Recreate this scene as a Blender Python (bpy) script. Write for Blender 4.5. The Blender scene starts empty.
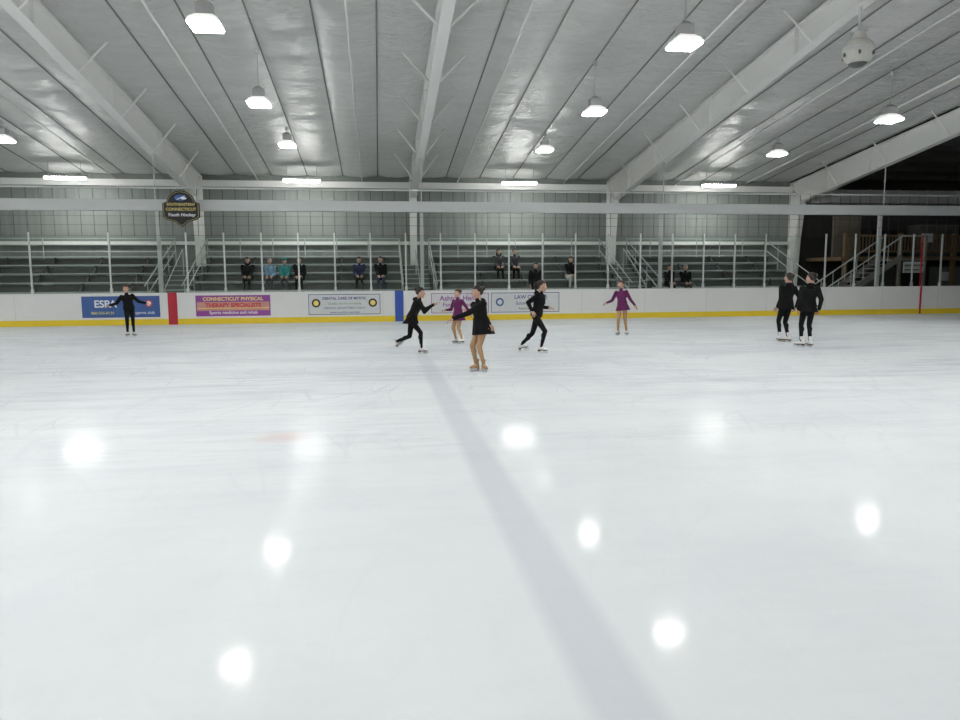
import bpy, math, random
import numpy as np
from mathutils import Vector as V, Matrix
random.seed(4)
sc = bpy.context.scene
COL = sc.collection
try:
    sc.view_settings.view_transform = 'Standard'
    sc.view_settings.look = 'None'
except Exception: pass

# ------------------------------------------------------------------ materials
def mat(name, col, rough=0.5, metal=0.0, var=0.08, scale=8.0, bump=0.0, emit=0.0, stretch=(1,1,1), spec=0.5):
    m = bpy.data.materials.new(name); m.use_nodes = True
    nt = m.node_tree; N = nt.nodes; L = nt.links
    b = N['Principled BSDF']
    b.inputs['Roughness'].default_value = rough
    b.inputs['Metallic'].default_value = metal
    b.inputs['Specular IOR Level'].default_value = spec
    tc = N.new('ShaderNodeTexCoord'); mp = N.new('ShaderNodeMapping'); mp.inputs['Scale'].default_value = stretch
    no = N.new('ShaderNodeTexNoise'); no.inputs['Scale'].default_value = scale; no.inputs['Detail'].default_value = 4
    L.new(tc.outputs['Object'], mp.inputs[0]); L.new(mp.outputs[0], no.inputs['Vector'])
    mx = N.new('ShaderNodeMix'); mx.data_type = 'RGBA'
    mx.inputs[6].default_value = (*[c*(1-var) for c in col], 1); mx.inputs[7].default_value = (*[min(1, c*(1+var)) for c in col], 1)
    L.new(no.outputs['Fac'], mx.inputs[0]); L.new(mx.outputs[2], b.inputs['Base Color'])
    if bump:
        bp = N.new('ShaderNodeBump'); bp.inputs['Strength'].default_value = bump; bp.inputs['Distance'].default_value = 0.02
        L.new(no.outputs['Fac'], bp.inputs['Height']); L.new(bp.outputs[0], b.inputs['Normal'])
    if emit:
        L.new(mx.outputs[2], b.inputs['Emission Color']); b.inputs['Emission Strength'].default_value = emit
    return m

M_white = mat('white_steel_paint', (.88,.88,.86), .45, 0, .03, 3)
M_rail = mat('light_grey_steel', (.60,.62,.62), .5, 0, .05, 3)
M_pipe = mat('pipe_white', (.85,.85,.83), .4)
M_strap = mat('strap_dark', (.12,.12,.12), .5)
M_strap2 = mat('strap_grey', (.22,.22,.22), .5)
M_board = mat('dasher_white', (.80,.80,.79), .35, 0, .04, 2)
M_yellow = mat('kickplate_yellow', (.86,.64,.03), .4, 0, .06, 4)
M_red = mat('line_red', (.48,.02,.04), .4)
M_blue = mat('line_blue', (.03,.09,.43), .4)
M_pole = mat('aluminium_pole', (.62,.64,.64), .35, .3)
M_alu = mat('bleacher_aluminium', (.46,.50,.49), .45, .1, .1, 6)
M_dark = mat('dark_frame', (.06,.065,.065), .6)
M_riser = mat('bleacher_riser', (.13,.145,.135), .6, 0, .15, 3)
M_conc = mat('concrete', (.22,.22,.21), .8, 0, .15, 2, .1)
M_wood = mat('stained_wood', (.24,.16,.09), .5, 0, .25, 6, .05, stretch=(1,1,8))
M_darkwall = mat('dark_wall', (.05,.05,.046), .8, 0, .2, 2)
M_black = mat('black_paint', (.015,.015,.018), .5)
M_cord = mat('net_cord', (.06,.06,.06), .8)
M_gold = mat('gold_lettering', (.75,.6,.2), .4)
def lensm(n,e): return mat(n, (1,.99,.96), .3, 0, .01, 3, emit=e)
M_lensRow = {2.2:lensm('lamp_lens_row_a',172),8.2:lensm('lamp_lens_row_b',155),14.2:lensm('lamp_lens_row_c',112),20.2:lensm('lamp_lens_row_d',85),26.3:lensm('lamp_lens_row_e',26)}
M_lens2 = lensm('lamp_lens_linear',66)
M_glow = mat('lamp_refractor', (.9,.9,.88), .4, 0, .02, 3, emit=.8)
M_house = mat('lamp_housing', (.5,.5,.5), .4, .2)

def wall_mat(name, col, period):
    m = mat(name, col, .6, 0, .06, 1.5)
    nt = m.node_tree; N = nt.nodes; L = nt.links; b = N['Principled BSDF']
    tc = N.new('ShaderNodeTexCoord'); w = N.new('ShaderNodeTexWave'); w.wave_type='BANDS'; w.bands_direction='X'
    w.inputs['Scale'].default_value = period; w.inputs['Distortion'].default_value = 0
    L.new(tc.outputs['Object'], w.inputs['Vector'])
    bp = N.new('ShaderNodeBump'); bp.inputs['Strength'].default_value = .25; bp.inputs['Distance'].default_value = .04
    L.new(w.outputs['Fac'], bp.inputs['Height']); L.new(bp.outputs[0], b.inputs['Normal'])
    return m
M_wall = wall_mat('ribbed_metal_wall', (.245,.27,.255), 1.0)

# foil ceiling
M_foil = mat('foil_insulation', (.89,.90,.89), .36, .45, .10, 1.3, .5, stretch=(.6,3,1))
nt=M_foil.node_tree; N=nt.nodes; L=nt.links; b=N['Principled BSDF']
n2=N.new('ShaderNodeTexNoise'); n2.inputs['Scale'].default_value=4; n2.inputs['Detail'].default_value=7; n2.inputs['Roughness'].default_value=.65
tc=N.new('ShaderNodeTexCoord'); mp=N.new('ShaderNodeMapping'); mp.inputs['Scale'].default_value=(.6,2.2,1)
L.new(tc.outputs['Object'],mp.inputs[0]); L.new(mp.outputs[0],n2.inputs['Vector'])
bp=N.new('ShaderNodeBump'); bp.inputs['Strength'].default_value=1.0; bp.inputs['Distance'].default_value=.3
L.new(n2.outputs['Fac'],bp.inputs['Height']); L.new(bp.outputs[0],b.inputs['Normal'])
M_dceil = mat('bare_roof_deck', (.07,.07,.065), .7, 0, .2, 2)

# glass
M_glass = bpy.data.materials.new('acrylic_glass'); M_glass.use_nodes=True
nt=M_glass.node_tree; N=nt.nodes; L=nt.links
for n in list(N): N.remove(n)
o=N.new('ShaderNodeOutputMaterial'); t=N.new('ShaderNodeBsdfTransparent'); t.inputs[0].default_value=(.88,.93,.91,1)
g=N.new('ShaderNodeBsdfGlossy'); g.inputs['Roughness'].default_value=.08; g.inputs[0].default_value=(.9,.95,.93,1)
mx=N.new('ShaderNodeMixShader'); fr=N.new('ShaderNodeFresnel'); fr.inputs[0].default_value=1.45
L.new(fr.outputs[0],mx.inputs[0]); L.new(t.outputs[0],mx.inputs[1]); L.new(g.outputs[0],mx.inputs[2]); L.new(mx.outputs[0],o.inputs[0])

# ice
M_ice = bpy.data.materials.new('ice'); M_ice.use_nodes=True
nt=M_ice.node_tree; N=nt.nodes; L=nt.links
for n in list(N): N.remove(n)
tc=N.new('ShaderNodeTexCoord')
def noise(scale, st, rot=0, det=6, rough=.6):
    mp=N.new('ShaderNodeMapping'); mp.inputs['Scale'].default_value=st; mp.inputs['Rotation'].default_value=(0,0,rot)
    no=N.new('ShaderNodeTexNoise'); no.inputs['Scale'].default_value=scale; no.inputs['Detail'].default_value=det; no.inputs['Roughness'].default_value=rough
    no.inputs['Distortion'].default_value=.4
    L.new(tc.outputs['Object'],mp.inputs[0]); L.new(mp.outputs[0],no.inputs['Vector']); return no.outputs['Fac']
def math_(op,a,c,d=None):
    m=N.new('ShaderNodeMath'); m.operation=op
    for i,x in enumerate((a,c,d)):
        if x is None: continue
        if isinstance(x,(int,float)): m.inputs[i].default_value=x
        else: L.new(x,m.inputs[i])
    return m.outputs[0]
def ramp(x,a,c):
    m=N.new('ShaderNodeMapRange'); m.inputs['From Min'].default_value=a; m.inputs['From Max'].default_value=c; L.new(x,m.inputs[0]); return m.outputs[0]
def mixc(f,a,c):
    m=N.new('ShaderNodeMix'); m.data_type='RGBA'
    if isinstance(f,(int,float)): m.inputs[0].default_value=f
    else: L.new(f,m.inputs[0])
    for i,x in ((6,a),(7,c)):
        if isinstance(x,tuple): m.inputs[i].default_value=(*x,1)
        else: L.new(x,m.inputs[i])
    return m.outputs[2]
def scratch(scale,rot,wd,st=(1,.45,1)):
    mp=N.new('ShaderNodeMapping'); mp.inputs['Scale'].default_value=st; mp.inputs['Rotation'].default_value=(0,0,rot)
    no=N.new('ShaderNodeTexNoise'); no.inputs['Scale'].default_value=.35; no.inputs['Detail'].default_value=1
    L.new(tc.outputs['Object'],mp.inputs[0]); L.new(mp.outputs[0],no.inputs['Vector'])
    va=N.new('ShaderNodeVectorMath'); va.operation='MULTIPLY_ADD'; L.new(no.outputs['Color'],va.inputs[0]); va.inputs[1].default_value=(5,5,0); L.new(mp.outputs[0],va.inputs[2])
    vo=N.new('ShaderNodeTexVoronoi'); vo.feature='DISTANCE_TO_EDGE'; vo.inputs['Scale'].default_value=scale; L.new(va.outputs[0],vo.inputs['Vector'])
    return math_('SUBTRACT',1.0,ramp(vo.outputs['Distance'],0,wd))
cloud=noise(.45,(1,1,1),0,8)
scr1=ramp(noise(2.2,(.25,2.2,1),.35,8,.75),.48,.62)
scr2=ramp(noise(2.0,(.3,3.0,1),-.6,8,.75),.50,.64)
scr3=ramp(noise(1.5,(.2,1.4,1),1.2,8,.75),.50,.64)
sep=N.new('ShaderNodeSeparateXYZ'); L.new(tc.outputs['Object'],sep.inputs[0])
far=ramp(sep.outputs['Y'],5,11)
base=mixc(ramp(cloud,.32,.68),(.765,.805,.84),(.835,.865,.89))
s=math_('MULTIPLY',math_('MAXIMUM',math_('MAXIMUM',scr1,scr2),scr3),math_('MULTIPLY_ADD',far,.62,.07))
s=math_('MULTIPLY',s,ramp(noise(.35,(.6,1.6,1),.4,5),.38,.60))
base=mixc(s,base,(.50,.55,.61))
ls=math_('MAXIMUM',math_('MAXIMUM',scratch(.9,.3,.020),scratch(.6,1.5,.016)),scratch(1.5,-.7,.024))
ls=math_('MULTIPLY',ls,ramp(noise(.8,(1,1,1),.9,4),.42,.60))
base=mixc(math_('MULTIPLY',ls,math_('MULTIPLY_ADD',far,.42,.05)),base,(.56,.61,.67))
# painted blue line seen through the ice
dx=math_('ABSOLUTE',math_('SUBTRACT',sep.outputs['X'],.88),0)
ln=math_('SUBTRACT',1.0,ramp(dx,.09,.18))
ln=math_('MULTIPLY',ln,math_('MULTIPLY_ADD',ramp(cloud,.35,.65),.12,.30))
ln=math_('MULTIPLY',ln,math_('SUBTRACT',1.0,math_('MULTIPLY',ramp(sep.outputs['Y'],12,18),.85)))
base=mixc(ln,base,(.47,.51,.59))
# faint face-off dot
ddx=math_('SUBTRACT',sep.outputs['X'],-.99); ddy=math_('SUBTRACT',sep.outputs['Y'],7.37)
dd=math_('SQRT',math_('ADD',math_('MULTIPLY',ddx,ddx),math_('MULTIPLY',ddy,ddy)),0)
dot=math_('MULTIPLY',math_('SUBTRACT',1.0,ramp(dd,.08,.36)),math_('MULTIPLY',ramp(noise(1.6,(1,1,1),0,5),.3,.65),.42))
base=mixc(dot,base,(.70,.46,.42))
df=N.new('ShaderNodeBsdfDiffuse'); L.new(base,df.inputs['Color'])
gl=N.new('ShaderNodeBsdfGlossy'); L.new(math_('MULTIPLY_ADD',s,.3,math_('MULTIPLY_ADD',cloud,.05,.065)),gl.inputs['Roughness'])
bp=N.new('ShaderNodeBump'); bp.inputs['Strength'].default_value=.05; bp.inputs['Distance'].default_value=.01
L.new(noise(6,(1,1,1),0,5),bp.inputs['Height']); L.new(bp.outputs[0],gl.inputs['Normal'])
fr=N.new('ShaderNodeFresnel'); fr.inputs[0].default_value=1.31
ms=N.new('ShaderNodeMixShader'); L.new(math_('MULTIPLY',fr.outputs[0],.24),ms.inputs[0]); L.new(df.outputs[0],ms.inputs[1]); L.new(gl.outputs[0],ms.inputs[2])
o=N.new('ShaderNodeOutputMaterial'); L.new(ms.outputs[0],o.inputs[0])

# ------------------------------------------------------------------ mesh builder
class MB:
    def __init__(s): s.v=[]; s.f=[]; s.m=[]
    def add(s,vs,fs,m=0):
        o=len(s.v); s.v+=[tuple(v) for v in vs]; s.f+=[tuple(i+o for i in f) for f in fs]; s.m+=[m]*len(fs)
    def box(s,a,b,m=0):
        (x0,y0,z0),(x1,y1,z1)=a,b
        s.add([(x0,y0,z0),(x1,y0,z0),(x1,y1,z0),(x0,y1,z0),(x0,y0,z1),(x1,y0,z1),(x1,y1,z1),(x0,y1,z1)],
              [(3,2,1,0),(4,5,6,7),(0,1,5,4),(1,2,6,5),(2,3,7,6),(3,0,4,7)],m)
    def bar(s,p0,p1,w,h,m=0,side=(1,0,0)):
        p0=V(p0);p1=V(p1); d=(p1-p0).normalized(); sx=V(side); sx=(sx-d*sx.dot(d)).normalized(); u=sx.cross(d)
        vs=[]
        for p in (p0,p1):
            for a,c in ((-1,-1),(1,-1),(1,1),(-1,1)): vs.append(p+sx*a*w/2+u*c*h/2)
        s.add(vs,[(0,1,2,3),(7,6,5,4),(0,4,5,1),(1,5,6,2),(2,6,7,3),(3,7,4,0)],m)
    def loft(s,rings,m=0,n=None):
        k=len(rings[0]); vs=[p for r in rings for p in r]; fs=[]
        for i in range(len(rings)-1):
            for j in range(k):
                a=i*k+j; c=i*k+(j+1)%k; fs.append((a,c,c+k,a+k))
        fs.append(tuple(range(k-1,-1,-1))); fs.append(tuple((len(rings)-1)*k+j for j in range(k)))
        s.add(vs,fs,m)
    def cyl(s,p0,p1,r0,r1=None,m=0,n=12):
        if r1 is None: r1=r0
        p0=V(p0);p1=V(p1); d=(p1-p0).normalized(); a=V((1,0,0)) if abs(d.x)<.8 else V((0,1,0))
        u=(a-d*a.dot(d)).normalized(); w=d.cross(u)
        rg=[[p+(u*math.cos(2*math.pi*j/n)+w*math.sin(2*math.pi*j/n))*r for j in range(n)] for p,r in ((p0,r0),(p1,r1))]
        s.loft(rg,m)
    def ell(s,c,r,m=0,nu=16,nv=10,R=None):
        if isinstance(r,(int,float)): r=(r,r,r)
        R=R or Matrix.Identity(3); c=V(c); vs=[c+R@V((0,0,-r[2]))]
        for i in range(1,nv):
            t=-math.pi/2+math.pi*i/nv
            for j in range(nu):
                p=2*math.pi*j/nu; vs.append(c+R@V((r[0]*math.cos(t)*math.cos(p),r[1]*math.cos(t)*math.sin(p),r[2]*math.sin(t))))
        vs.append(c+R@V((0,0,r[2]))); fs=[]
        for j in range(nu): fs.append((0,1+(j+1)%nu,1+j))
        for i in range(nv-2):
            for j in range(nu):
                a=1+i*nu+j; c2=1+i*nu+(j+1)%nu; fs.append((a,c2,c2+nu,a+nu))
        T=len(vs)-1; o=1+(nv-2)*nu
        for j in range(nu): fs.append((o+j,o+(j+1)%nu,T))
        s.add(vs,fs,m)
    def cap(s,p0,p1,r0,r1,m=0,n=12):
        s.cyl(p0,p1,r0,r1,m,n); s.ell(p0,r0,m,n,8); s.ell(p1,r1,m,n,8)
    def mesh(s,name,smooth=False):
        me=bpy.data.meshes.new(name); me.from_pydata(s.v,[],s.f); me.update()
        me.polygons.foreach_set('material_index',s.m)
        if smooth: me.polygons.foreach_set('use_smooth',[True]*len(s.f))
        return me
    def obj(s,name,mats,parent=None,smooth=False,mw=None):
        me=s.mesh(name,smooth)
        for m in mats: me.materials.append(m)
        return link(name,me,parent,mw)
def link(name,me,parent=None,mw=None):
    o=bpy.data.objects.new(name,me); COL.objects.link(o)
    if parent: o.parent=parent
    if mw is not None: o.matrix_local=mw
    return o
def empty(name,loc=(0,0,0),rz=0):
    e=bpy.data.objects.new(name,None); COL.objects.link(e); e.location=loc; e.rotation_euler=(0,0,rz); e.empty_display_size=.2; return e
def remesh(mb,vox,it=3):
    me=mb.mesh('tmp'); o=bpy.data.objects.new('tmp',me); COL.objects.link(o)
    r=o.modifiers.new('r','REMESH'); r.mode='VOXEL'; r.voxel_size=vox
    if it:
        q=o.modifiers.new('s','SMOOTH'); q.factor=.5; q.iterations=it
    dg=bpy.context.evaluated_depsgraph_get(); dg.update()
    out=bpy.data.meshes.new_from_object(o.evaluated_get(dg))
    bpy.data.objects.remove(o); bpy.data.meshes.remove(me)
    out.polygons.foreach_set('use_smooth',[True]*len(out.polygons)); return out

# ------------------------------------------------------------------ building
YW=33.0; YN=-6.8; RY=13.1
def roof(y): return 8.5-.125*abs(y-RY)
XL,XR=-34,34
mb=MB(); mb.box((XL,-.4,-.05),(XR,26.2,0)); mb.obj('floor_ice',[M_ice])
mb=MB(); mb.box((XL,26.2,-.05),(XR,YW,0)); mb.box((XL,YN,-.05),(XR,-.4,0)); mb.obj('floor_concrete',[M_conc])
mb=MB(); mb.box((XL,YW,0),(19.7,YW+.1,roof(YW)+.1)); mb.obj('wall_back',[M_wall])
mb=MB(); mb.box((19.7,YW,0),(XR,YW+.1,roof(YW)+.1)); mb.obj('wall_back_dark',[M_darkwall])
mb=MB(); mb.box((XL,YN-.1,0),(XR,YN,roof(YN)+.1)); mb.obj('wall_front',[M_wall])
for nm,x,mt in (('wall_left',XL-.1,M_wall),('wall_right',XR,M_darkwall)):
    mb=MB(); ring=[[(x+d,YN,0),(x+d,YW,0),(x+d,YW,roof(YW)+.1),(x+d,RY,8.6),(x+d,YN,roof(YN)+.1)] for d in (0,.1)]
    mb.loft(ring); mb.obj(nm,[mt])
# ceiling foil
FR=[-25.57,-16.5,-7.43,1.64,10.71,19.78]
PW=9.07/6
xs=-7.43+PW/8*np.arange(int((-34-(-7.43))/(PW/8)),int((19.78+7.43)/(PW/8))+1)
ys=np.linspace(YN,YW,313)
X,Y=np.meshgrid(xs,ys)
rs=np.random.RandomState(3)
sx=np.abs(np.sin(np.pi*(X+7.43)/PW))**.7; sy=np.abs(np.sin(np.pi*(Y-RY)/1.53))**.5
pid=(np.floor((X+7.43)/PW).astype(int)*7+np.floor((Y-RY)/1.53).astype(int)*13)%31
amp=(.07+.08*rs.rand(31))[pid]
Z=8.5-.125*np.abs(Y-RY)-amp*sx*(.2+.8*sy)-.025*rs.rand(*X.shape)*sx
n,mn=Z.shape; co=np.stack([X,Y,Z],-1).reshape(-1,3)
idx=np.arange(n*mn).reshape(n,mn)
F=np.stack([idx[:-1,:-1],idx[1:,:-1],idx[1:,1:],idx[:-1,1:]],-1).reshape(-1,4)
me=bpy.data.meshes.new('ceiling'); me.from_pydata(co.tolist(),[],F.tolist()); me.materials.append(M_foil)
me.polygons.foreach_set('use_smooth',[True]*len(F)); link('ceiling',me)
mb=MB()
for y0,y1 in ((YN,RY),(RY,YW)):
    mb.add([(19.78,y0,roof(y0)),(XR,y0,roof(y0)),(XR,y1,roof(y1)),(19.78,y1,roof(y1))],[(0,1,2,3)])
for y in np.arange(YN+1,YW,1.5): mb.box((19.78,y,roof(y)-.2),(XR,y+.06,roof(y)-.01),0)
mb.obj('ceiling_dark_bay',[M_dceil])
# straps
mb=MB(); i=0
x=-7.43-PW*17
while x<19.7:
    if min(abs(x-f) for f in FR)>.2:
        for y0,y1 in ((YN,RY),(RY,YW)): mb.bar((x,y0,roof(y0)-.03),(x,y1,roof(y1)-.03),.04,.015)
    x+=PW
mb.obj('ceiling_insulation_straps',[M_strap2])
# pipes
mb=MB()
for x,r in ((-19,.03),(-10.8,.035),(-5.0,.035),(-.57,.025),(3.66,.03),(8.5,.035),(13.9,.03),(17.2,.035)):
    for y0,y1 in ((YN,RY),(RY,YW)): mb.cyl((x,y0,roof(y0)-.24),(x,y1,roof(y1)-.24),r)
    for y in np.arange(YN+2,YW,3.06): mb.cyl((x,y,roof(y)-.26),(x,y,roof(y)),.008,n=6)
mb.obj('ceiling_sprinkler_pipes',[M_pipe],smooth=True)
# frames
def depth(y): return .68+.45*abs(y-RY)/19.
for fx in FR:
    mb=MB()
    for sgn in (1,-1):
        outer=[];inner=[]
        W=RY+sgn*(YW-RY-.06)
        outer.append((W,0)); inner.append((W-sgn*.38,0))
        outer.append((W,3.2)); inner.append((W-sgn*.62,3.2))
        kin=W-sgn*.9
        outer.append((W,roof(W)-.14)); inner.append((kin,roof(kin)-1.15))
        for t in (.1,.25,.5,.75,1):
            y=kin+(RY-kin)*t; outer.append((y,roof(y)-.14)); inner.append((y,roof(y)-depth(y)-.06*(1-t)))
        for i in range(len(outer)-1):
            a,b_,c,d=outer[i],outer[i+1],inner[i+1],inner[i]
            q=[(fx-.01,)+a,(fx-.01,)+b_,(fx-.01,)+c,(fx-.01,)+d,(fx+.01,)+a,(fx+.01,)+b_,(fx+.01,)+c,(fx+.01,)+d]
            mb.add(q,[(0,1,2,3),(7,6,5,4),(0,4,5,1),(1,5,6,2),(2,6,7,3),(3,7,4,0)])
            mb.bar((fx,)+a,(fx,)+b_,.28,.025); mb.bar((fx,)+d,(fx,)+c,.28,.025)
            mb.bar((fx,)+b_,(fx,)+c,.24,.015)
        for y in np.arange(4,19,3.06):
            yy=RY+sgn*y; zb=roof(yy)-depth(yy)
            for s2 in (-1,1): mb.cyl((fx+s2*.13,yy,zb),(fx+s2*.85,yy,roof(yy)-.1),.032,n=6)
        mb.box((fx-.2,min(W,W-sgn*.45),0),(fx+.2,max(W,W-sgn*.45),.03))
    mb.obj('steel_roof_frame',[M_white])
mb=MB()
for y in (YW-.25,):
    mb.box((XL,y,5.45),(19.7,y+.2,5.72)); 
    mb.box((XL,y+.1,3.0),(19.7,y+.2,3.15))
mb.obj('trim_eave_girt',[M_white])

# ------------------------------------------------------------------ boards
YB=26.2; BL,BR=XL+.03,XR-.03
mb=MB()
mb.box((BL,YB,.2),(BR,YB+.12,1.05),0); mb.box((BL,YB-.015,0),(BR,YB+.12,.2),1)
mb.box((BL,YB-.02,1.05),(BR,YB+.2,1.09),0)
for x in np.arange(BL,BR,2.44): mb.box((x,YB-.004,.2),(x+.012,YB,1.05),4)
mb.box((-7.12,YB-.022,0),(-6.82,YB+.1,1.095),2); mb.box((.62,YB-.022,0),(.92,YB+.1,1.095),3)
mb.box((21.35,YB-.022,0),(21.42,YB+.1,1.095),2)
mb.obj('rink_boards',[M_board,M_yellow,M_red,M_blue,M_rail])
mb=MB(); mb.box((BL,-.55,.2),(BR,-.43,1.05),0); mb.box((BL,-.55,0),(BR,-.41,.2),1); mb.box((BL,-.6,1.05),(BR,-.41,1.09),0)
mb.obj('rink_boards',[M_board,M_yellow])
# glass + poles
e=empty('rink_safety_glass')
px=sorted([-6.46-2.5*i for i in range(11)]+[-6.46+1.25*i for i in range(1,32)])
mb=MB(); mg=MB()
for x in px:
    mb.box((x-.025,YB+.09,1.095),(x+.025,YB+.14,3.14)); mb.box((x-.04,YB+.07,1.095),(x+.04,YB+.16,1.25))
for a,c in zip(px[:-1],px[1:]):
    mg.add([(a+.025,YB+.115,1.1),(c-.025,YB+.115,1.1),(c-.025,YB+.115,3.02),(a+.025,YB+.115,3.02)],[(0,1,2,3)])
mb.obj('posts',[M_pole],e); mg.obj('panes',[M_glass],e)
mb=MB(); mb.box((21.37,YB+.06,1.1),(21.41,YB+.09,3.1)); mb.obj('goal_line_post',[M_red],e)
# netting with rail
e=empty('safety_netting')
mb=MB(); mb.box((BL,YB+.15,3.88),(BR,YB+.4,4.25)); 
mb.box((BL,YB+.2,4.62),(BR,YB+.26,4.67))
for fx in FR:
    mb.box((fx-.06,YB+.4,0),(fx+.06,YB+.52,4.25))
    mb.cyl((fx,YB+.3,4.25),(fx,YB+.3,roof(YB)-depth(YB)),.02)
mb.obj('top_rail',[M_rail],e)
mb=MB()
for i,x in enumerate(np.arange(BL+.2,BR,.42)): mb.cyl((x,YB+.23,3.02),(x,YB+.23,4.62),.0085,n=4)
for z in (3.05,3.4,3.7): mb.cyl((BL,YB+.23,z),(BR,YB+.23,z),.005,n=4)
mb.obj('cords',[M_cord],e)

# ------------------------------------------------------------------ banners
def text(name,body,size,loc,m,parent,font_shear=0,align='CENTER',bold=0):
    c=bpy.data.curves.new(name,'FONT'); c.body=body; c.size=size; c.align_x=align; c.align_y='CENTER'; c.extrude=.002; c.offset=bold; c.shear=font_shear
    c.materials.append(m); o=bpy.data.objects.new(name,c); COL.objects.link(o); o.location=loc; o.rotation_euler=(math.pi/2,0,0); o.parent=parent; return o
Mb1=mat('banner_blue',(.05,.12,.34),.5,0,.2,2); Mb2=mat('banner_orange',(.60,.30,.24),.5,0,.3,1.5)
Mb3=mat('banner_white',(.70,.71,.72),.5); Mtw=mat('text_white',(.85,.86,.9),.5); Mtr=mat('text_red',(.60,.05,.06),.5)
Mtn=mat('text_navy',(.04,.06,.25),.5); Mtp=mat('text_purple',(.30,.07,.34),.5); Mty=mat('text_yellow',(.9,.75,.2),.5); Mgr=mat('text_green',(.1,.35,.2),.5)
def banner(x0,x1,m,edge,items,disc=(),ew=.02,stripes=()):
    e=empty('advertising_banner',((x0+x1)/2,YB-.004,0)); w=(x1-x0)/2
    mb=MB(); mb.box((-w,-.008,.27),(w,.0,.99),0)
    for a,c in (((-w,.27),(w,.27+ew)),((-w,.99-ew),(w,.99)),((-w,.27),(-w+ew,.99)),((w-ew,.27),(w,.99))): mb.box((a[0],-.010,a[1]),(c[0],-.008,c[1]),1)
    for z0,z1,k in stripes: mb.box((-w+ew,-.0095,z0),(w-ew,-.008,z1),k)
    mb.obj('panel',[m,edge,Mty,Mtw,Mtp],e)
    for (t,s,x,z,mm,bd) in items: text('lettering',t,s,(x,-.012,z),mm,e,bold=bd)
    for (x,z,r,m1,m2) in disc:
        mb=MB(); mb.cyl((x,-.008,z),(x,-.011,z),r,m=0,n=24); mb.cyl((x,-.011,z),(x,-.013,z),r*.62,m=1,n=24); mb.obj('badge',[m1,m2],e)
banner(-9.9,-7.39,Mb1,Mtn,[('ESPA',.34,-.5,.72,Mtw,.008),('ice & sports club',.14,.6,.42,Mtw,0),('860-555-0134',.13,-.6,.42,Mty,0)],[(.25,.74,.12,Mtr,Mtw),(.9,.74,.12,Mtr,Mtw)])
banner(-6.21,-3.71,Mb2,Mtp,[('CONNECTICUT PHYSICAL',.17,0,.86,Mty,.004),('THERAPY SPECIALISTS',.19,0,.64,Mtr,.008),('Sports medicine and rehab',.15,0,.39,Mtw,.002)],(),.04,[(.535,.555,2),(.76,.95,4),(.31,.46,4)])
banner(-2.41,.1,Mb3,Mtn,[('DENTAL CARE OF MYSTIC',.13,0,.84,Mtn,.003),('Quality care for the family',.11,0,.66,Mgr,0),('MEDICAL GROUP OPEN 7 DAYS',.10,0,.50,Mtn,0),('www.ourclinic.example',.11,0,.35,Mtn,0)],[(-.99,.68,.15,M_black,Mty),(.99,.68,.15,M_black,Mty)])
banner(1.92,4.02,Mb3,Mtp,[('Ashton Henry',.26,0,.80,Mtp,.004),('Family & Sports',.2,0,.57,Mtp,.002),('Chiropractic',.18,0,.39,Mtr,0)])
banner(4.1,6.65,Mb3,Mtn,[('LAW OFFICES',.2,.2,.82,Mtn,.002),('Suisman Shapiro',.17,.2,.6,Mtn,0),('Attorneys at Law',.13,.2,.41,M_strap,0)],[(-.95,.65,.15,Mb1,Mb3)])

# hanging sign (arched plaque)
e=empty('hanging_club_sign',(-6.40,25.7,3.88))
def plaque(w,h,y0,y1):
    pts=[(-w,-h*.45),(-w*.8,-h*.6),(-w*.35,-h*.72),(0,-h),(w*.35,-h*.72),(w*.8,-h*.6),(w,-h*.45),(w,h*.3),(w*.82,h*.38)]
    pts+=[(w*.75*math.cos(a),h*.35+h*.65*math.sin(a)) for a in np.linspace(0.1,math.pi-.1,9)]
    pts+=[(-w*.82,h*.38),(-w,h*.3)]
    return [[(p[0],y,p[1]) for p in pts] for y in (y0,y1)]
mb=MB(); mb.loft(plaque(.59,.60,-.02,.03),0); mb.loft(plaque(.55,.56,-.03,-.02),1); mb.loft(plaque(.54,.55,-.034,-.03),0)
for x in (-.35,.35): mb.cyl((x,.02,.1),(x,.62,.1),.02,m=2)
mb.obj('plaque',[M_black,M_gold,M_rail],e)
text('lettering','SOUTHEASTERN',.12,(0,-.037,.14),M_gold,e,bold=.003); text('lettering','CONNECTICUT',.135,(0,-.037,-.02),M_gold,e,bold=.003); text('lettering','Youth Hockey',.15,(0,-.037,-.2),Mtw,e,.3,bold=.003)
mb=MB()
mb.ell((0,-.036,.36),(.2,.01,.1),0); mb.cyl((-.12,-.045,.3),(.14,-.045,.42),.012,m=1); mb.ell((.1,-.045,.34),(.09,.01,.04),1)
mb.obj('emblem',[Mb1,Mtw],e)

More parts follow.
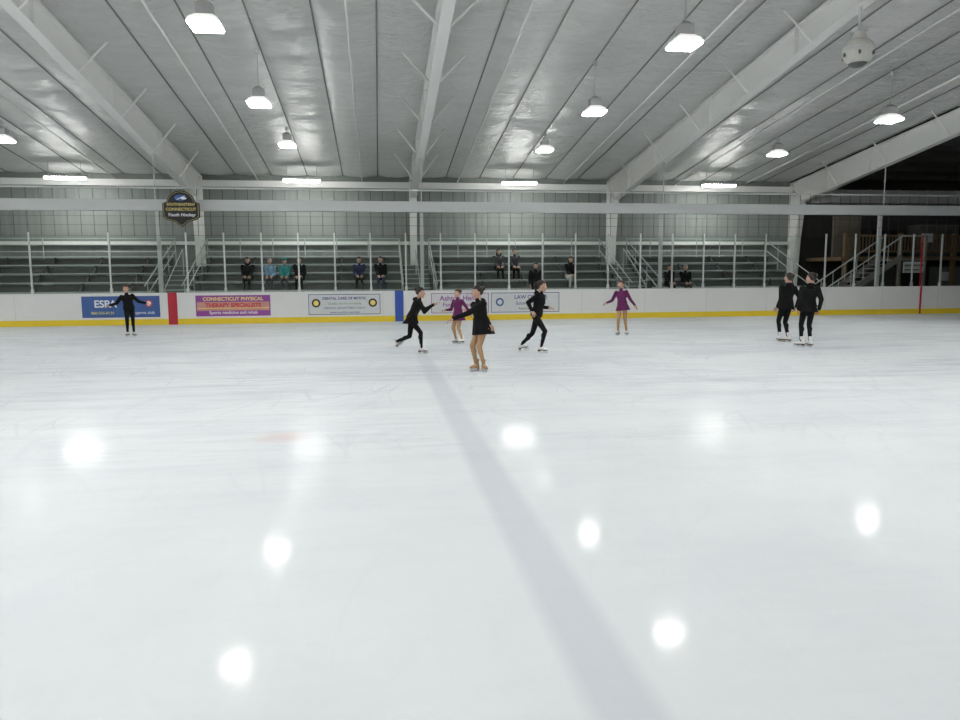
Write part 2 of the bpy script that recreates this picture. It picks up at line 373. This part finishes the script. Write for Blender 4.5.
# ------------------------------------------------------------------ lamps
def lamp_mesh(lens):
    mb=MB()
    def sq(h,z): return [(-h,-h,z),(h,-h,z),(h,h,z),(-h,h,z)]
    mb.loft([sq(.14,.18),sq(.14,.38)],0)
    mb.loft([sq(.13,.38),sq(.05,.46)],0)
    mb.loft([sq(.275,.03),sq(.25,.1),sq(.15,.18)],1)
    mb.loft([sq(.26,-.02),sq(.275,.03)],2)
    me=mb.mesh('lamp'); 
    for m in (M_house,M_glow,lens): me.materials.append(m)
    return me
for y in (2.2,8.2,14.2,20.2,26.3):
    LM=lamp_mesh(M_lensRow[y])
    for x in (-21.1,-12.0,-2.95,6.1,15.1):
        e=empty('hanging_high_bay_lamp',(x,y,6.08)); link('fixture',LM,e)
        mb=MB(); top=roof(y)-6.08-.13; mb.cyl((0,0,.44),(0,0,top),.012,m=0,n=8); mb.cyl((0,0,top-.12),(0,0,top),.06,m=0,n=12)
        mb.cyl((.02,0,.3),(.18,0,.45),.008,m=0,n=6)
        mb.obj('suspension_cord',[M_rail],e)
for x in (-21.1,-12.0,-2.95,6.1,15.1):
    e=empty('linear_strip_light',(x,31.0,5.5))
    mb=MB(); mb.box((-.75,-.17,.04),(.75,.17,.12),0); mb.box((-.72,-.15,-.03),(.72,.15,.04),1)
    for s2 in (-.6,.6): mb.cyl((s2,0,.12),(s2,0,.62),.01,m=0,n=6)
    mb.obj('fixture',[M_house,M_lens2],e)
# loudspeaker globe
e=empty('globe_loudspeaker',(10.6,15.3,6.45))
mb=MB(); mb.ell((0,0,0),(.33,.33,.30),0,24,16); mb.cyl((0,0,.03),(0,0,.07),.335,m=1,n=28)
mb.cyl((0,0,.25),(0,0,.42),.16,.12,0,20); mb.cyl((0,0,.4),(0,0,.95),.03,m=1); mb.box((-.12,-.12,.42),(.12,.12,.5),1)
mb.cyl((0,0,-.31),(0,0,-.25),.12,.2,2,20)
for a in np.linspace(0,2*math.pi,7)[:-1]: mb.ell((.325*math.cos(a),.325*math.sin(a),-.08),(.03,.03,.05),2,8,6)
mb.obj('housing',[mat('speaker_offwhite',(.62,.61,.57),.5),M_rail,M_strap],e,smooth=False)

# ------------------------------------------------------------------ bleachers
SECT=[(-24,-8.4),(-7.1,1.0),(2.3,10.1),(11.4,18.2)]
def seat_z(i): return .75+.35*i
def seat_y(i): return 28.4+.72*i
for a,c in SECT:
    mb=MB()
    for i in range(6):
        y,z=seat_y(i),seat_z(i)
        mb.box((a,y-.14,z-.05),(c,y+.14,z),0); mb.box((a,y-.56,z-.45),(c,y-.2,z-.42),0)
        mb.box((a,y+.12,z-.42),(c,y+.14,z-.1),1)
        for x in np.arange(a+.2,c,1.8):
            mb.box((x,y-.03,0),(x+.05,y+.03,z-.05),2)
            mb.bar((x+.025,y-.5,z-.45),(x+.025,y,z-.08),.04,.04,2)
    zt=seat_z(5)
    for x in np.arange(a,c+.1,(c-a)/6): mb.cyl((x,32.45,0),(x,32.45,zt+.75),.025,m=0,n=8)
    for k in (.2,.48,.75): mb.cyl((a,32.45,zt+k),(c,32.45,zt+k),.02,m=0,n=8)
    for x in (a,c):
        for k in (.45,.9): mb.cyl((x,28.0,.4+k),(x,32.45,seat_z(5)-.2+k),.022,m=0,n=8)
        for i in range(0,6,2): mb.cyl((x,seat_y(i),0),(x,seat_y(i),seat_z(i)+.72),.02,m=0,n=8)
    mb.obj('bleachers',[M_alu,M_riser,M_dark])
for a,c in ((-8.3,-7.2),(1.1,2.2),(10.2,11.3)):
    mb=MB()
    for i in range(11):
        y=27.9+.36*i; z=.19*(i+1); mb.box((a,y,z-.03),(c,y+.36,z),0); mb.box((a,y,max(0,z-.19)),(c,y+.02,z-.03),1)
    for i in range(11): mb.box((a,27.9+.36*i,0),(a+.05,27.9+.36*(i+1),.19*(i+1)-.03),1); mb.box((c-.05,27.9+.36*i,0),(c,27.9+.36*(i+1),.19*(i+1)-.03),1)
    mb.cyl(((a+c)/2,28.2,.3),((a+c)/2,28.2,1.2),.02,m=0); mb.cyl(((a+c)/2,31,1.7),((a+c)/2,31,2.75),.02,m=0); mb.cyl(((a+c)/2,28.2,1.2),((a+c)/2,31,2.75),.02,m=0)
    mb.obj('aisle_steps',[M_alu,M_riser])

# right-hand mezzanine & stairs
M_pan=mat('grey_green_panel',(.13,.14,.125),.6)
mb=MB()
mb.box((20.6,30.2,2.2),(33,32.9,2.36),0)
for x in (20.8,23.5,26.2,29,32): mb.box((x,30.25,0),(x+.16,30.41,3.4),0)
for z in (2.55,3.25): mb.box((20.8,30.28,z),(33,30.36,z+.09),0)
for x in np.arange(20.9,33,.16): mb.box((x,30.3,2.55),(x+.05,30.34,3.3),0)
for x in (22,25.3,28.6): mb.box((x,30.5,.0),(x+1.6,30.56,1.9),1)
mb.box((23,31.5,2.36),(24.4,32.3,3.6),2); mb.box((25.6,31.6,2.36),(27.6,32.4,3.9),1)
mb.box((21.3,31.9,2.36),(22.7,32.0,4.3),3); mb.box((28.2,32.0,2.36),(29.2,32.1,4.3),3)
for x,z in ((25.8,1.25),(24.6,3.0)): mb.box((x,30.47 if z<2 else 30.26,z),(x+.55,30.5 if z<2 else 30.28,z+.4),4)
mb.obj('wooden_mezzanine',[M_wood,M_pan,M_black,mat('tan_door',(.24,.21,.17),.6),Mb3])
mb=MB(); n=12
for i in range(n):
    x=18.9+.28*i; z=2.2/n*(i+1)
    mb.box((x,28.7,z-.04),(x+.32,29.9,z),0)
for y in (28.68,29.92):
    mb.bar((18.8,y,.1),(22.4,y,2.3),.05,.25,0,side=(0,1,0)); mb.cyl((18.9,y,.95),(22.4,y,3.2),.03,m=1); 
    for i in range(0,13,2): x=18.95+.28*i; mb.cyl((x,y,.19*i*.95),(x,y,.97+.185*i),.018,m=1,n=8)
mb.box((22.2,28.65,2.16),(23.6,30.05,2.22),0)
for x in (22.3,23.5): mb.box((x,28.7,0),(x+.1,28.8,3.2),0)
mb.cyl((22.4,28.75,3.2),(23.6,28.75,3.2),.03,m=1)
mb.box((22.45,28.6,1.62),(23.45,28.64,2.1),2)
mb.box((22.5,28.595,1.9),(23.4,28.6,1.98),0); mb.box((22.5,28.595,1.72),(23.2,28.6,1.78),0)
mb.obj('wooden_staircase',[mat('stair_grey',(.3,.29,.27),.6),M_rail,Mb3])
mb=MB(); mb.box((20.2,31.8,4.9),(33,32.6,5.5),0)
for x in np.arange(21.5,33,1.5): mb.box((x,31.77,4.88),(x+.05,32.62,5.52),0)
mb.cyl((20.5,32.2,5.5),(20.5,32.2,6.1),.02); mb.cyl((30,32.2,5.5),(30,32.2,6.1),.02)
mb.obj('ventilation_duct',[M_rail])

# ------------------------------------------------------------------ people
skinM=mat('skin',(.58,.35,.26),.5,0,.06,20); lipM=mat('lips',(.5,.18,.16),.5); eyeW=mat('eye_white',(.85,.85,.85),.3); iris=mat('iris',(.05,.03,.02),.2)
hairD=mat('hair_dark',(.02,.013,.01),.5,0,.3,60,.3); hairB=mat('hair_brown',(.08,.04,.02),.5,0,.3,60,.3); hairG=mat('hair_grey',(.35,.33,.31),.6,0,.3,60,.3)
cBlack=mat('fabric_black',(.007,.007,.008),.85,0,.3,30,.1,spec=.2); cPurple=mat('fabric_purple',(.12,.014,.085),.6,0,.3,20,.1,spec=.3); cTan=mat('tights_tan',(.44,.26,.13),.6,0,.08,30)
cTeal=mat('fabric_teal',(.03,.28,.27),.8); cNavy=mat('fabric_navy',(.02,.035,.09),.8); cBlue=mat('fabric_lightblue',(.2,.35,.5),.8); cGrey=mat('fabric_grey',(.06,.06,.07),.8); cRed=mat('fabric_red',(.16,.03,.03),.8); cW=mat('fabric_cream',(.5,.5,.48),.8)
bootW=mat('boot_white',(.8,.8,.8),.35); bootT=mat('boot_tan',(.44,.26,.13),.5); bladeM=mat('blade_steel',(.7,.72,.75),.3,.7); soleM=mat('sole_dark',(.12,.07,.04),.5)
soleT=mat('sole_tan',(.55,.45,.38),.5)

def to_mb(me):
    mb=MB(); mb.add([v.co[:] for v in me.vertices],[tuple(p.vertices) for p in me.polygons],0); return mb
mb=MB()
mb.ell((0,.014,.022),(.075,.090,.094),0,24,16); mb.ell((0,-.018,-.042),(.056,.062,.066),0,20,12); mb.ell((0,-.060,-.086),(.024,.02,.02)); 
mb.cap((0,-.076,.012),(0,-.098,-.022),.008,.013); mb.ell((.012,-.088,-.026),.009); mb.ell((-.012,-.088,-.026),.009)
for s_ in (-1,1):
    mb.ell((s_*.036,-.05,-.028),(.028,.03,.028)); mb.ell((s_*.078,.012,-.005),(.010,.020,.032)); mb.ell((s_*.03,-.066,.028),(.026,.014,.010))
mb.cap((0,.02,-.05),(0,.028,-.14),.046,.046)
hm=to_mb(remesh(mb,.0055,2))
for s_ in (-1,1):
    hm.ell((s_*.030,-.072,.008),(.0135,.009,.008),1,12,8); hm.ell((s_*.030,-.0795,.008),(.006,.003,.006),2,10,6); hm.ell((s_*.031,-.080,.030),(.018,.004,.0035),4,10,6)
hm.ell((0,-.0785,-.052),(.022,.008,.004),3,14,8); hm.ell((0,-.0775,-.059),(.018,.008,.005),3,14,8)
HEAD=hm.mesh('head',True)
def hair_mesh(style):
    mb=MB(); mb.ell((0,.020,.030),(.086,.100,.098),0,32,22)
    vs=[]
    for (x,y,z) in mb.v:
        c=V((0,.02,.02)); p=V((x,y,z))
        lim=.062 if y<-.03 else (.062-(y+.03)*1.6 if y<.03 else -.034-(y-.03)*.5)
        if z<lim: p=c+(p-c)*(.72 if y<.04 else .86)
        elif y>-.03: p.x*=1+.02*math.sin(p.z*240)
        vs.append(tuple(p))
    mb.v=vs
    if style=='bun':
        mb.ell((0,.118,.06),(.042,.034,.040),0,16,12); mb.ell((0,.098,.055),(.034,.02,.034),0)
    elif style=='pony':
        pts=[(0,.11,.06),(0,.145,.03),(0,.14,-.04),(0,.12,-.11),(0,.115,-.17)]; rr=[.024,.03,.03,.024,.008]
        for i in range(4): mb.cap(pts[i],pts[i+1],rr[i],rr[i+1])
    elif style=='long':
        for k in range(-5,6):
            a=math.pi/2+k*.28; x=.078*math.cos(a); y=.018+.09*math.sin(a); mb.cap((x,y,.02),(x*1.15,y*1.05+.01,-.15),.026,.016)
    elif style=='beanie':
        mb.cyl((0,.016,.05),(0,.016,.085),.094,.092,0,24); mb.ell((0,.016,.08),(.09,.1,.075)); mb.ell((0,.016,.165),.026)
    return mb.mesh('hair_'+style,True)
HAIR={s_:hair_mesh(s_) for s_ in ('bun','pony','long','short','beanie')}
mb=MB()
def rr(y,w,t,z=0): return [(w*math.cos(a),y,z+t*math.sin(a)) for a in np.linspace(0,2*math.pi,13)[:-1]]
mb.loft([rr(-.03,.024,.019),rr(0,.026,.017),rr(.03,.036,.016),rr(.075,.041,.014),rr(.09,.038,.011)])
for x,l,a0 in ((.031,.068,.10),(.011,.078,.03),(-.010,.073,-.03),(-.030,.058,-.12)):
    p=V((x,.082,0)); ang=-.12; d0=a0
    for k,(fr_,rd) in enumerate(((.45,.0088),(.3,.0078),(.25,.007))):
        ang-=.28; d=V((math.sin(d0)*math.cos(ang),math.cos(d0)*math.cos(ang),math.sin(ang))); q=p+d*l*fr_; mb.cap(p,q,rd,rd*.9,0,10); p=q
p=V((.026,.022,-.004))
for l,rd,dx,dy,dz in ((.042,.0125,.72,.62,-.25),(.03,.0105,.5,.78,-.35),(.024,.009,.3,.85,-.42)):
    q=p+V((dx,dy,dz)).normalized()*l; mb.cap(p,q,rd,rd*.9,0,10); p=q
HAND=remesh(mb,.0035,1)
mb=MB()
def er(y,z,w,h,n=16): return [(w*math.cos(a),y,z+h*math.sin(a)) for a in np.linspace(0,2*math.pi,n+1)[:-1]]
def hr(z,y,w,d,n=16): return [(w*math.cos(a),y+d*math.sin(a),z) for a in np.linspace(0,2*math.pi,n+1)[:-1]]
mb.loft([er(-.075,-.045,.02,.02),er(-.062,-.042,.034,.036),er(0,-.036,.036,.045),er(.06,-.044,.041,.036),er(.12,-.055,.044,.025),er(.155,-.060,.034,.018),er(.17,-.062,.014,.01)])
mb.loft([hr(-.06,-.02,.032,.05),hr(-.02,-.016,.034,.052),hr(.03,-.018,.038,.05),hr(.085,-.02,.046,.055),hr(.10,-.02,.042,.05)])
bm=to_mb(remesh(mb,.007,2)); shoe=to_mb(remesh(mb,.007,2))
bm.box((-.036,-.075,-.088),(.036,-.01,-.072),1); bm.box((-.034,-.07,-.105),(.034,-.02,-.086),1)
bm.loft([[(-.036,-.01,z),(.036,-.01,z),(.043,.11,z),(.03,.16,z),(-.03,.16,z),(-.043,.11,z)] for z in (-.088,-.074)],1)
bm.box((-.004,-.1,-.14),(.004,.165,-.122),2); bm.box((-.012,-.06,-.124),(.012,-.02,-.1),2); bm.box((-.012,.05,-.124),(.012,.12,-.086),2); bm.box((-.004,.15,-.132),(.004,.178,-.11),2)
for k in range(6): z=-.012+.018*k; bm.cyl((-.022,.036-.004*k,z),(.022,.036-.004*k,z+.006),.004,m=3,n=6)
for k in range(4): y=.05+.016*k; bm.cyl((-.02,y,-.008-.007*k),(.02,y,-.008-.007*k),.0035,m=3,n=6)
SKATE=bm.mesh('skate',True)
shoe.loft([[(-.036,-.075,z),(.036,-.075,z),(.043,.11,z),(.03,.168,z),(-.03,.168,z),(-.043,.11,z)] for z in (-.095,-.072)],1)
SHOE=shoe.mesh('shoe',True)

def inst(name,me,parent,M,mats):
    if len(me.materials)==0:
        for m in mats: me.materials.append(m)
    o=link(name,me,parent,M)
    for i,m in enumerate(mats):
        o.material_slots[i].link='OBJECT'; o.material_slots[i].material=m
    return o
def ik(root,tgt,l1,l2,pole):
    d=tgt-root; D=d.length
    if D>(l1+l2)*.995: k=D/((l1+l2)*.995); l1*=k; l2*=k
    u=d/D; a=(l1*l1-l2*l2+D*D)/(2*D); h=math.sqrt(max(0,l1*l1-a*a)); p=pole-u*pole.dot(u)
    if p.length<1e-4: p=V((0,0,1))
    return root+u*a+p.normalized()*h
def basis(y,z):
    y=y.normalized(); z=(z-y*z.dot(y)).normalized(); x=y.cross(z); return Matrix((x,y,z)).transposed()
def fac(a): a=math.radians(a); return V((math.sin(a),-math.cos(a),0))
def human(name,loc,H,yaw,pel,neck,hL,hR,fL,fR,hyaw=None,hpitch=0,syaw=None,top=cBlack,leg=cBlack,boot=bootW,hair=('bun',hairD),skirt=None,
          footL=None,footR=None,lean=None,skates=True,pelmat='leg',bulk=1.0,poleK=None,voxel=.012,hood=False,rz=None,sole=None):
    k=H/1.7
    if rz is None: rz=-math.atan2(loc[0],loc[1])
    e=empty(name,loc,rz)
    pel=V(pel);neck=V(neck); f=fac(yaw); left=V((-f.y,f.x,0)); syaw=yaw if syaw is None else syaw
    fs=fac(syaw); sl=V((-fs.y,fs.x,0)); up=(neck-pel).normalized()
    def fix(v): v=v-up*v.dot(up); return v.normalized()
    mb=MB(); segs=[]
    def ring(t,w,d,off=0):
        c=pel+(neck-pel)*t; lv=(left*(1-max(0,min(1,t)))+sl*max(0,min(1,t))); lv=fix(lv); fv=lv.cross(up).normalized()
        if fv.dot(f)<0: fv=-fv
        c=c+fv*off*k
        return [c+lv*w*k*math.cos(a)+fv*d*k*math.sin(a) for a in np.linspace(0,2*math.pi,21)[:-1]]
    B=bulk
    mb.loft([ring(-.2,.09,.075),ring(-.1,.145*B,.110*B,-.008),ring(.05,.150*B,.116*B,-.008),ring(.35,.122*B,.098*B),ring(.62,.143*B,.110*B,.006),ring(.82,.152*B,.104*B),ring(.93,.12,.08),ring(1.0,.06,.058)])
    segs.append((pel+up*.12*k,neck-up*.03*k,.12*k,.12*k,0)); segs.append((pel-up*.06*k,pel+up*.04*k,.13*k,.13*k,1 if pelmat=='leg' else 0))
    ld=V(lean) if lean else up*.6+V((0,0,.6)); ld=ld.normalized()
    hs=H/7.0/.232*(1.10 if H<1.55 else 1.03)
    hc=neck+ld*(.107*H)
    mb.cap(neck-up*.03*k,hc-ld*.05*k,.05*k,.046*k); segs.append((neck+up*.035*k,hc,.045*k,.046*k,2))
    mb.cap(neck-up*.045*k,neck+up*.012*k,.068*k,.058*k); segs.append((neck-up*.05*k,neck+up*.01*k,.07*k,.058*k,0))
    if hood: mb.ell(neck-fs*.07*k+V((0,0,.02*k)),(.1*k,.06*k,.06*k)); segs.append((neck-fs*.08*k,neck-fs*.08*k+V((0,0,.02*k)),.06*k,.06*k,0))
    hands=[]
    for sgn,h in ((1,hL),(-1,hR)):
        sh=neck-up*.055*k+fix(sl)*sgn*.150*k*(.5+.5*B); h=V(h)
        pole=-fs*.6+V((0,0,-.7))+sl*sgn*.15
        el=ik(sh,h,.165*H,.148*H,pole)
        mb.cap(sh,el,.058*k*B,.045*k*B); mb.cap(el,h,.044*k*B,.032*k*B); segs.append((sh,el,.055*k,.043*k,0)); segs.append((el,h,.042*k,.03*k,0))
        hands.append((sgn,el,h))
    legs=[]
    pk=poleK or f
    for sgn,ft,fd in ((1,fL,footL),(-1,fR,footR)):
        hip=pel-up*.05*k+fix(left)*sgn*.078*k; ft=V(ft); an=ft+V((0,0,.14*k if skates else .095*k))
        fdv=fac(fd[0]) if fd else f; pit=fd[1] if fd else 0
        kn=ik(hip,an,.245*H,.225*H,V(pk)+V((0,0,.05)))
        mb.cap(hip,kn,.088*k,.057*k); mb.cap(kn,an,.056*k,.038*k)
        cm=kn+(an-kn)*.3; bk=-fdv; mb.ell(cm+bk*.014*k,(.055*k,.055*k,.085*k),0,14,10,basis(bk,(kn-an).normalized()))
        segs.append((hip,kn,.08*k,.054*k,1)); segs.append((kn,an,.053*k,.036*k,1)); legs.append((an,kn,fdv,pit))
    me=remesh(mb,voxel*max(.9,k),3)
    nf=len(me.polygons); cen=np.empty(nf*3); me.polygons.foreach_get('center',cen); cen=cen.reshape(-1,3)
    best=np.full(nf,1e9); lab=np.zeros(nf,int)
    for a,c,r0,r1,l in segs:
        a=np.array(a);c=np.array(c); d=c-a; t=np.clip(((cen-a)@d)/(d@d+1e-9),0,1); dist=np.linalg.norm(cen-(a+t[:,None]*d),axis=1)-(r0+(r1-r0)*t)
        q=dist<best; best[q]=dist[q]; lab[q]=l
    for m in (top,leg,skinM): me.materials.append(m)
    me.polygons.foreach_set('material_index',lab.tolist()); link('body',me,e)
    hf=fac(yaw if hyaw is None else hyaw); yv=-hf; pz=math.radians(hpitch)
    zv=(ld*.5+V((0,0,.5))).normalized()
    z=zv; y=(yv-z*yv.dot(z)).normalized(); x=y.cross(z); Rm=Matrix((x,y,z)).transposed()@Matrix.Rotation(pz,3,'X')
    HM=Matrix.Translation(hc)@Rm.to_4x4()@Matrix.Scale(hs,4)
    inst('head',HEAD,e,HM,[skinM,eyeW,iris,lipM,hair[1]])
    inst('hair',HAIR[hair[0]],e,HM,[hair[1] if hair[0]!='beanie' else top])
    for sgn,el,h in hands:
        d=(h-el).normalized(); pn=V((0,0,-1)) if abs(d.z)<.75 else -sl*sgn
        zz=-pn; R=basis(d,zz)
        xs_=R.col[0]; sx_=1 if xs_.dot(fs+V((0,0,.3)))>0 else -1
        S=Matrix.Diagonal((sx_*k*1.08,k*1.08,k*1.08,1)); 
        inst('hand',HAND,e,Matrix.Translation(h-d*.004)@R.to_4x4()@S,[skinM])
    for an,kn,fdv,pit in legs:
        R=basis(fdv,V((0,0,1))).to_4x4()@Matrix.Rotation(math.radians(-pit),4,'X')
        if skates: inst('skate',SKATE,e,Matrix.Translation(an)@R@Matrix.Scale(k,4),[boot,sole or soleM,bladeM,bootW if boot!=bootW else M_rail])
        else: inst('shoe',SHOE,e,Matrix.Translation(an)@R@Matrix.Scale(k,4),[boot,M_black])
    if skirt:
        ztop,zb,r0,r1,sm,off=skirt
        mb=MB(); rings=[]; n=48
        c0=pel+(neck-pel)*ztop; c1=V((pel.x+off[0],pel.y+off[1],zb)); lv=fix(left); 
        for t in (0,.15,.35,.6,.8,1):
            c=c0+(c1-c0)*t; r=r0+(r1-r0)*t**1.2; fv=V((-left.y,left.x,0))
            rings.append([c+(lv*math.cos(a)*r+fv*math.sin(a)*r*.82)*(1+.09*t*math.sin(8*a+1)) for a in np.linspace(0,2*math.pi,n+1)[:-1]])
        vs=[p for r in rings for p in r]; fs_=[(i*n+j,i*n+(j+1)%n,(i+1)*n+(j+1)%n,(i+1)*n+j) for i in range(len(rings)-1) for j in range(n)]
        mb.add(vs,fs_,0); mb.obj('skirt',[sm],e,True)
    return e

SK='figure_skater'
human(SK,(-6.80,21.28,0),1.42,0,(-.02,0,.78),(-.06,-.01,1.15),(.42,-.03,.90),(-.50,-.03,.86),(.07,0,0),(-.09,.05,0),hyaw=-10,pelmat='top',footL=(25,0),footR=(-20,0),hair=('bun',hairB),bulk=1.2)
human(SK,(.82,15.19,0),1.42,75,(-.12,0,.74),(.04,0,1.11),(.30,.12,.98),(.34,-.16,1.02),(-.46,.1,.12),(.07,-.05,0),hyaw=80,lean=(.25,0,1),footL=(110,-35),footR=(85,0),skirt=(.12,.62,.125,.20,cBlack,(-.03,0)),hair=('bun',hairD),bulk=1.15,hood=True)
human(SK,(1.70,12.07,0),1.44,-55,(.03,0,.80),(-.03,0,1.17),(-.44,-.14,.90),(.16,-.08,.80),(.06,-.03,0),(-.07,.04,0),hyaw=-70,lean=(-.12,0,1),leg=cTan,boot=bootT,footL=(20,0),footR=(-45,0),skirt=(.30,.62,.15,.21,cBlack,(.03,0)),pelmat='top',hair=('bun',hairD),bulk=1.28,sole=soleT,hood=True)
human(SK,(1.90,17.23,0),1.29,-40,(0,0,.71),(-.01,0,1.05),(.28,0,.72),(-.30,-.05,.80),(.09,0,0),(-.06,.05,0),hyaw=-50,top=cPurple,leg=cTan,skirt=(.2,.55,.11,.19,cPurple,(0,0)),pelmat='top',hair=('bun',hairB),bulk=1.1)
human(SK,(3.29,14.84,0),1.52,70,(.0,0,.80),(.08,0,1.22),(.24,.15,.93),(-.10,-.20,.88),(-.33,.08,0.03),(.09,-.06,0),hyaw=75,lean=(.2,0,1),footL=(85,-12),footR=(65,0),hair=('pony',hairD),pelmat='top',bulk=1.22,hood=True)
human(SK,(6.50,18.76,0),1.45,-15,(.0,0,.82),(-.04,0,1.19),(.33,-.05,.80),(-.42,-.08,.86),(.12,.03,0),(-.1,0,0),hyaw=-40,top=cPurple,leg=cTan,skirt=(.2,.66,.12,.19,cPurple,(.02,0)),pelmat='top',footL=(15,0),footR=(-20,0),hair=('bun',hairB),bulk=1.12)
human(SK,(9.52,15.98,0),1.64,-150,(.03,0,.90),(.06,0,1.33),(-.16,.03,.84),(.25,.03,.84),(-.08,.06,0),(.10,0,0),hyaw=-130,top=cBlack,pelmat='top',footL=(-160,0),footR=(-120,0),hair=('bun',hairD),bulk=1.2,skirt=(.15,.78,.165,.19,cBlack,(0,0)),hood=True)
human(SK,(9.32,14.77,0),1.64,-165,(.03,0,.90),(.05,0,1.33),(-.17,.03,.84),(.25,.02,.84),(-.08,.02,0),(.10,.08,0),hyaw=-120,top=cBlack,pelmat='top',footL=(-100,0),footR=(-150,0),hair=('bun',hairD),bulk=1.2,skirt=(.15,.78,.165,.19,cBlack,(0,0)),hood=True)

def seated(x,row,H,top,leg,hair,yaw=0,bulk=1.2):
    z=seat_z(row); y=seat_y(row); k=H/1.7; fz=-.42
    human('seated_spectator',(x,y,z),H,yaw,(0,.02,.115*k),(0,-.03,.115*k+.50*k),(.10,-.30*k,.20*k),(-.08,-.32*k,.20*k),(.12,-.40,fz),(-.11,-.38,fz),hyaw=yaw,top=top,leg=leg,boot=soleM,hair=hair,skates=False,poleK=(0,-1,.6),bulk=bulk,voxel=.014,rz=0,pelmat='leg')
seated(-5.04,2,1.74,cBlack,cBlack,('long',hairD),10,1.45)
seated(-4.19,2,1.66,cBlue,cGrey,('short',hairG),-10,1.3)
seated(-3.62,2,1.64,cTeal,cGrey,('beanie',hairD),5,1.3)
seated(-3.05,2,1.76,cBlack,cBlack,('short',hairB),-20,1.45)
seated(-.70,2,1.74,cNavy,cBlack,('short',hairD),15,1.45)
seated(.15,2,1.76,cBlack,cNavy,('short',hairD),-15,1.45)
seated(5.12,3,1.74,cGrey,cBlack,('long',hairD),0,1.4)
seated(5.80,3,1.76,cGrey,cBlack,('short',hairD),10,1.3)
seated(8.05,2,1.72,cBlack,cW,('long',hairD),0,1.4)
seated(12.1,1,1.70,cBlack,cBlack,('short',hairD),10,1.4)
seated(12.8,1,1.70,cBlack,cGrey,('short',hairG),-15,1.4)
human('standing_spectator',(6.2,28.2,.33),1.80,0,(0,0,.95),(0,-.01,1.46),(.24,-.06,.90),(-.22,-.08,.92),(.1,0,0),(-.1,0,0),top=cBlack,leg=cBlack,boot=soleM,hair=('short',hairD),skates=False,bulk=1.4,pelmat='top',voxel=.014)

# ------------------------------------------------------------------ world & camera
w=bpy.data.worlds.new('world'); sc.world=w; w.use_nodes=True; w.node_tree.nodes['Background'].inputs[0].default_value=(.5,.5,.5,1); w.node_tree.nodes['Background'].inputs[1].default_value=.3
cam=bpy.data.cameras.new('camera'); cam.sensor_width=36; cam.lens=725/960*36; cam.clip_end=200
co=bpy.data.objects.new('camera',cam); COL.objects.link(co)
R=Matrix.Rotation(math.radians(-8.0),4,'Z')@Matrix.Rotation(math.radians(90-6.61),4,'X')@Matrix.Rotation(math.radians(-.35),4,'Z')
co.matrix_world=Matrix.Translation((0,0,1.6))@R
sc.camera=co
